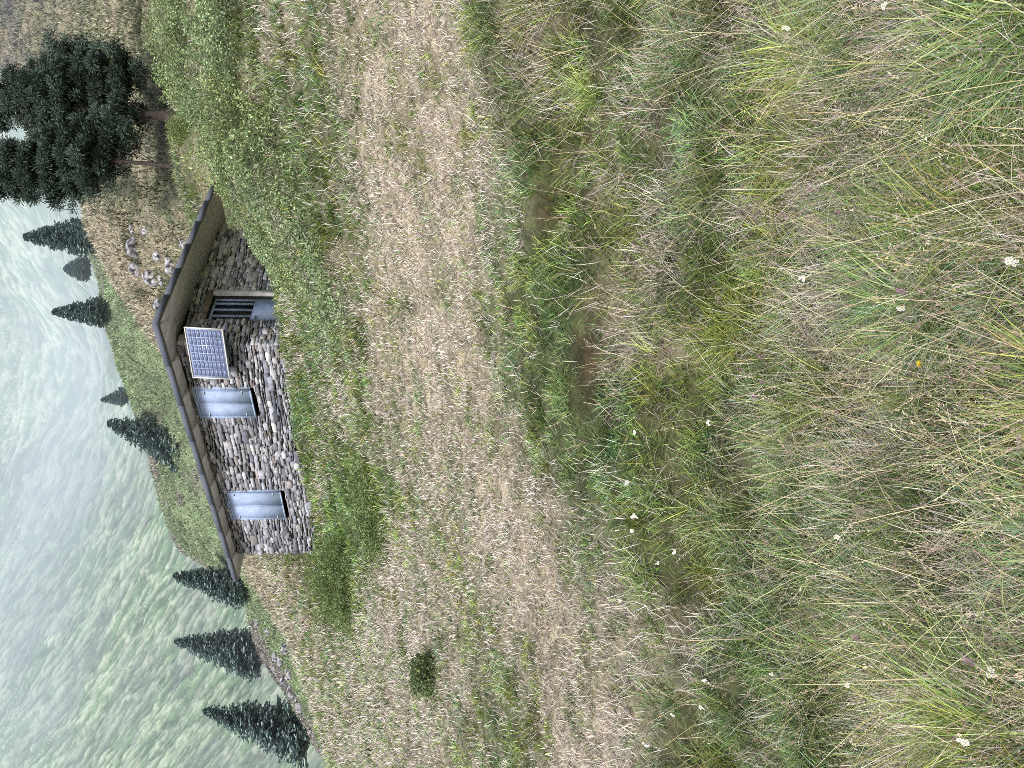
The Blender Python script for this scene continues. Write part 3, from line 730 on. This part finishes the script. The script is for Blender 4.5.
RK = [ # image x, image y, radius px, label
 (136,246,7,'largest pale boulder in the dark hollow of the knoll'),
 (133,228,4,'small white stone above the largest pale boulder'),
 (146,230,3,'tiny white stone to the side of the pale boulders on the knoll'),
 (137,268,5,'rounded white boulder at the lower end of the knoll hollow'),
 (146,276,4,'white stone touching the broad grey boulder'),
 (154,277,6,'broad grey boulder half sunk in the knoll grass'),
 (162,279,4,'small pale stone between the grey boulder and the roof edge'),
 (158,255,4,'pale wedge of stone midway between knoll hollow and roof'),
 (172,264,7,'big white boulder directly behind the roof edge'),
 (184,242,4,'white stone showing just over the roof edge near the trees'),
 (159,303,5,'white boulder just behind the roof corner'),
 (161,314,3,'small white stone next to the roof corner')]
for i, (ax, ay, rp_, lab) in enumerate(RK):
    p = ray_ground(767 - ay, ax, y0=26, y1=70); r = rp_ / 769 * p[1] * 1.45
    rock('boulder', p, r, random.uniform(.45, .95), 600 + i, lab, 'pale boulders on the knoll', 'boulder', (.26, .26, .285))
def mid_hit(u, v):
    Y = np.linspace(42, 150, 1200); p = np.array([at(u, v, q) for q in Y]); g = mid_z(p[:, 0], p[:, 1]); i = np.where(p[:, 2] <= g)[0]
    return p[i[0]] if len(i) else None
i = 0
for (ax, ay) in [(276,655),(268,641),(286,648),(262,660),(281,660),(275,668),(290,672),(268,630),(296,697),(300,705),(292,690),(258,622),(285,680)]:
    p = mid_hit(767 - ay, ax)
    if p is None or p[1] > 130: continue
    rock('scree_stone', p, random.uniform(.25, .5), .7, 700 + i, 'grey stone lying on the rough slope between the fir trees', 'stones on the rough slope below the firs', 'stone', (.22, .22, .24)); i += 1

# ------------------------------------------------------------------ conifers
def conifer(name, p, H, Rr, seed, label, group=None, lean=(0, 0), dens=1.0, low=.06, col=(.22, .30, .295), pw=.8, cat='fir tree'):
    r_ = np.random.default_rng(seed); e = empty(name, tuple(p)); tag(e, label, cat, group)
    tz = np.linspace(0, 1, 7); tb = MB()
    tb.tube([(p[0] + lean[0] * H * t, p[1] + lean[1] * H * t, p[2] - .2 + t * H * .98 + .0) for t in tz], [max(.012, .028 * H * (1 - t) ** .9) for t in tz], 8, (.07, .055, .045))
    tb.build('trunk', M['bark'], e)
    V = []; Cc = []
    nw = int(62 * dens + H * 2)
    lumps = r_.uniform(.86, 1.12, 40)
    for wv in range(nw):
        f = low + (1 - low) * (wv / nw) ** .92; rad = Rr * ((1 - f) ** pw) * lumps[wv % 40] * (1 if f > low + .05 else .85) * .95 + .03
        nbz = int(8 + 9 * (1 - f))
        for b in range(nbz):
            az = r_.uniform(0, 2 * math.pi); l = rad * r_.uniform(.7, 1.12); dr = r_.uniform(-.42, -.08)
            ca, sa = math.cos(az), math.sin(az); nt = max(4, int(l / (.10 + .012 * H)))
            for j in range(nt):
                s = (j + .6) / nt; bx = l * s; bz = dr * bx + .22 * l * s * s
                o = np.array([lean[0] * H * f + ca * bx, lean[1] * H * f + sa * bx, f * H + bz - .2])
                for sg in (-1, 1):
                    tl = (.16 + .24 * l * (1 - s * .5)) * r_.uniform(.6, 1.15); an = az + sg * r_.uniform(.35, 1.1)
                    d = np.array([math.cos(an), math.sin(an), r_.uniform(-.45, .1)]) * tl
                    wv_ = np.array([-math.sin(an), math.cos(an), r_.uniform(-.9, .9)]) * tl * .30
                    V += [o - wv_ * .4, o + d * .55 + wv_, o + d, o + d * .5 - wv_]
                    Cc.append(np.array(col) * r_.uniform(.75, 1.25) * (.75 + .45 * s))
    V = np.array(V); n = len(V) // 4
    npmesh('crown', V, [np.arange(n * 4).reshape(-1, 4)], M['needle'], parent=e, col=np.repeat(np.array(Cc), 4, 0))
    return e
FG = 'fir trees scattered over the slopes'
def put(u, v, Y): return np.array(at(u, v, Y))
def fir(apex, base, Y, wpx, seed, label, low=.04, pw=.8, dens=1.):
    b = put(*base, Y); a = put(*apex, Y); H = a[2] - b[2]; zc = Y
    conifer('fir_tree', b, H, wpx / 2 / 769 * Y, seed, label, FG, lean=((a[0] - b[0]) / H, 0), low=low, pw=pw, dens=dens)
def midY(u, v, d=62):
    p = mid_hit(u, v); return p[1] if p is not None and p[1] < 125 else d
fir((57, 199), (33, 304), midY(33, 304, 57), 62, 1, 'tallest leaning fir standing at the foot of the rough slope', low=.02, pw=.75)
fir((127, 171), (112, 257), midY(112, 258, 66), 50, 2, 'leaning fir between the tallest leaning fir and the one beside the roof', low=.02, pw=.7)
fir((192, 170), (180, 243), midY(180, 244, 68), 42, 3, 'leaning fir just beyond the low end of the roof', low=.02, pw=.65)
fir((345, 104), (315, 196), 62, 52, 4, 'broad fir rising behind the middle of the roof edge', low=.02, pw=.6)
fir((368, 99), (372, 124), 99, 18, 5, 'little fir on the skyline above the broad roof-edge fir', low=0)
fir((456, 49), (456, 101), 60, 28, 6, 'narrow pointed fir on the skyline above the roof corner', low=.0, pw=.7)
fir((499, 62), (499, 84), 108, 22, 7, 'smallest bushy fir between the two skyline firs', low=0, pw=.5)
fir((531, 20), (531, 95), 60, 38, 8, 'tall fir beside the big dark pines', low=.0, pw=.6)

# big dark pines with rounded crowns
def pine(p, trunk_top, blobs, seed, label, nclump, trunkr, lean):
    zg = float(ground(p[0], p[1])[0]); sh = p[2] - zg; p = np.array([p[0], p[1], zg]); blobs = [(q[0], q[1], q[2] + sh, q[3], q[4]) for q in blobs]; trunk_top += sh
    r_ = np.random.default_rng(seed); e = empty('pine_tree', tuple(p)); tag(e, label, 'pine tree')
    tb = MB(); H = trunk_top
    path = [np.array([p[0] + lean * t * H + .12 * math.sin(t * 5 + seed), p[1], p[2] - .3 + t * (H + .3)]) for t in np.linspace(0, 1, 9)]
    tb.tube(path, [trunkr * (2.0 if i == 0 else 1) * (1 - .75 * i / 8) for i in range(9)], 9, (.055, .045, .042))
    C = []
    tot = sum(b[3] * b[4] for b in blobs)
    for (bx, by, bz, rx, rz) in blobs:
        k = int(nclump * .95 * rx * rz / tot)
        d = r_.normal(0, 1, (k, 3)); d /= np.linalg.norm(d, axis=1)[:, None]; rr = r_.uniform(.1, 1.25, k) ** .55
        C.append(np.array([bx, by, bz]) + d * rr[:, None] * [rx, rx * .9, rz])
    C = np.concatenate(C); C[:, 2] = C[:, 2] * .25 + .75 * (np.round(C[:, 2] / .62 + .35 * vnoise(C[:, 0] * 1.2, C[:, 1] * 1.2, seed)) * .62)
    for i in r_.choice(len(C), 34, replace=False):
        c = C[i] + p; t = np.clip((c[2] - p[2]) / H * .75, .12, .9); s = path[int(t * 8)]
        tb.tube([s, (s + c) / 2 + np.array([0, 0, -.15]), c], [trunkr * .28, trunkr * .16, .015], 5, (.06, .05, .045))
    tb.build('trunk', M['bark'], e)
    k = 120; n = len(C)
    d = r_.normal(0, 1, (n, k, 3)); d[..., 2] += .45; d /= np.linalg.norm(d, axis=2)[..., None]
    o = C[:, None, :] + d * r_.uniform(.02, .20, (n, k, 1)); l = r_.uniform(.07, .19, (n, k, 1))
    sd = np.cross(d, r_.normal(0, 1, (n, k, 3))); sd /= np.linalg.norm(sd, axis=2)[..., None]
    w = .014
    V = np.stack([o - sd * w, o + d * l * .6 - sd * w * 1.2, o + d * l, o + d * l * .6 + sd * w * 1.2], 2).reshape(-1, 3)
    cc = np.array([.066, .10, .082]) * r_.uniform(.4, 1.7, (n, 1, 1)) * r_.uniform(.8, 1.2, (n, k, 1)) * np.ones((n, k, 3))
    npmesh('crown', V, [np.arange(n * k * 4).reshape(-1, 4)], M['needle'], parent=e, col=np.repeat(cc.reshape(-1, 3), 4, 0))
def rel(p, Y, u, v, dy=0): q = put(u, v, Y + dy); return q - p
Y1 = 30.0; p1 = put(655, 172, Y1)
def bl(p, Y, L_): return [(*rel(p, Y, u, v, dy), r / 769 * Y, rz / 769 * Y) for (u, v, dy, r, rz) in L_]
pine(p1, 7.6, bl(p1, Y1, [(690,110,0,30,24),(655,134,.2,16,11),(690,133,.3,13,9),(665,95,.6,42,26),(640,118,-.4,26,18),(700,75,.3,28,22),(660,55,0,40,26),(675,30,.5,26,24),(664,0,0,20,22),(700,130,.3,14,10),(636,72,0,17,20),(655,-30,0,20,28)]), 11,
     'big dark pine with the thicker forked trunk on the bank', 1150, .17, -.01)
Y2 = 29.0; p2 = put(604, 150, Y2)
pine(p2, 6.6, bl(p2, Y2, [(604,90,0,30,18),(622,112,.3,15,12),(600,118,.3,10,7),(590,70,.4,26,20),(612,60,0,26,22),(596,38,.2,28,22),(600,12,0,26,22),(612,100,0,16,8),(596,-18,0,22,22),(620,50,.4,14,12)]), 12,
     'dense dark pine with a thin pale trunk nearer the roof', 900, .085, -.015)

# ------------------------------------------------------------------ flowers
def flower(ax, ay, kind, i):
    u, v = 767 - ay, ax; h = random.uniform(.2, .34) if v > 600 else .16
    p = ray_ground(u, v, h, y0=1.05, y1=14); top = p + np.array([0, 0, h])
    if abs(proj(*top)[1] - v) > 25: return
    nm = {'w': 'white_flower', 'p': 'pink_flower', 'y': 'yellow_flower'}[kind]; e = empty(nm, tuple(p))
    s = MB(); bend = random.uniform(-.04, .04)
    s.tube([p, p + np.array([bend, 0, h * .5]), top], [.0016, .0013, .001], 5, (.16, .20, .08)); s.build('stem', M['blade'], e)
    b = MB(); cen = MB(); nrm = np.array([random.uniform(-.6, .6), -.8, random.uniform(.3, 1.)]); nrm /= np.linalg.norm(nrm)
    a = np.cross(nrm, [0, 0, 1.]); a /= np.linalg.norm(a); c2 = np.cross(nrm, a)
    sc = max(.62, top[1] / 4.6) * random.uniform(.8, 1.15); rot = random.uniform(0, 6.28); a, c2 = a * math.cos(rot) + c2 * math.sin(rot), c2 * math.cos(rot) - a * math.sin(rot)
    if kind == 'w':
        for (ox, oy, r) in [(random.gauss(0, .009), random.gauss(0, .006), random.uniform(.006, .010)) for _ in range(random.randint(5, 9))]:
            ctr = top + (a * ox + c2 * oy) * sc * random.uniform(.8, 1.2)
            for k in range(5):
                t = k * 2 * math.pi / 5 + ox * 50; d = a * math.cos(t) + c2 * math.sin(t); e2 = -a * math.sin(t) + c2 * math.cos(t); q = r * sc
                b.add([ctr, ctr + d * q * .6 + e2 * q * .38, ctr + d * q + nrm * q * .15, ctr + d * q * .6 - e2 * q * .38], [(0, 1, 2, 3)], col=(.86, .86, .88))
            cen.add([ctr + nrm * .001 + a * .002, ctr + nrm * .0015 + c2 * .002, ctr + nrm * .001 - a * .002, ctr + nrm * .0015 - c2 * .002], [(0, 1, 2, 3)], col=(.5, .45, .2))
        cen.build('centre', M['petal'], e)
    else:
        cl = (.50, .26, .42) if kind == 'p' else (.75, .62, .05); ln = .035 if kind == 'p' else .008
        for k in range(60):
            t = random.uniform(0, 6.28); zz = random.uniform(0, 1); rr = .007 * sc * (1 - abs(zz - .4) * .9)
            q = top + np.array([.3 * ln * zz, 0, ln * (zz - .5)]) * sc + np.array([math.cos(t), math.sin(t), 0]) * rr; d = np.array([math.cos(t), math.sin(t), .5]) * .006 * sc
            e2 = np.array([-math.sin(t), math.cos(t), 0]) * .002 * sc
            b.add([q - e2, q + d - e2 * .3, q + d + e2 * .3, q + e2], [(0, 1, 2, 3)], col=np.array(cl) * random.uniform(.75, 1.2))
    b.build('petals', M['petal'], e)
    lab = {'w': 'white flower head on a thin stem among the tall meadow grass', 'p': 'pink spike of flower among the tall meadow grass', 'y': 'single tiny yellow flower in the tall meadow grass'}[kind]
    grp = {'w': 'white meadow flowers', 'p': 'pink meadow flowers', 'y': None}[kind]
    tag(e, lab, 'flower', grp)
W = [(886,4),(785,27),(1012,263),(802,278),(901,308),(708,422),(634,432),(634,516),(658,562),(836,536),(627,482),(771,673),(847,685),(991,671),(963,743),(646,744),(705,680),(672,714),(702,707),(674,551),(632,530),(620,600)]
Pk = [(811,190),(783,215),(636,252),(901,291),(839,212),(683,328),(761,357),(740,369),(763,382),(755,397),(815,617),(857,638),(970,662),(620,419),(671,350)]
for i, (ax, ay) in enumerate(W): flower(ax, ay, 'w', i)
for i, (ax, ay) in enumerate(Pk): flower(ax, ay, 'p', i)
flower(920, 363, 'y', 0)

# ------------------------------------------------------------------ light, sky, camera
sun_dir = Vector((-.30, -.85, .70)).normalized()
elev = math.asin(sun_dir.z)
w = bpy.data.worlds.new('World'); SC.world = w; w.use_nodes = True; nt = w.node_tree; bg = nt.nodes['Background']
sk = nt.nodes.new('ShaderNodeTexSky'); sk.sky_type = 'NISHITA'; sk.sun_disc = False; sk.sun_elevation = elev
sk.sun_rotation = math.atan2(sun_dir.x, sun_dir.y); sk.dust_density = 3; sk.air_density = 1
nt.links.new(sk.outputs[0], bg.inputs['Color']); bg.inputs['Strength'].default_value = .15
sl = bpy.data.lights.new('sun', 'SUN'); sl.energy = 3.6; sl.angle = R(12); sl.color = (1, .975, .955)
so_ = bpy.data.objects.new('sun', sl); COL.objects.link(so_); so_.rotation_euler = sun_dir.to_track_quat('Z', 'Y').to_euler()
cam = bpy.data.cameras.new('camera'); co = bpy.data.objects.new('camera', cam); COL.objects.link(co)
cam.sensor_fit = 'HORIZONTAL'; cam.sensor_width = 36; cam.lens = 36 * F / 1024; cam.clip_start = .05; cam.clip_end = 8000
Fv = Vector((0, cp, -sp)); Uv = Vector((0, sp, cp)); Rv = Vector((1, 0, 0))
m3 = Matrix((-Uv, Rv, -Fv)).transposed()
co.matrix_world = Matrix.Translation((0, 0, EYE)) @ m3.to_4x4()
SC.camera = co
SC.view_settings.view_transform = 'Standard'; SC.view_settings.look = 'None'; SC.view_settings.exposure = 0
SC.cycles.use_denoising = False; SC.cycles.filter_width = .8; SC.cycles.volume_bounces = 0; SC.cycles.max_bounces = 6; SC.cycles.transparent_max_bounces = 8
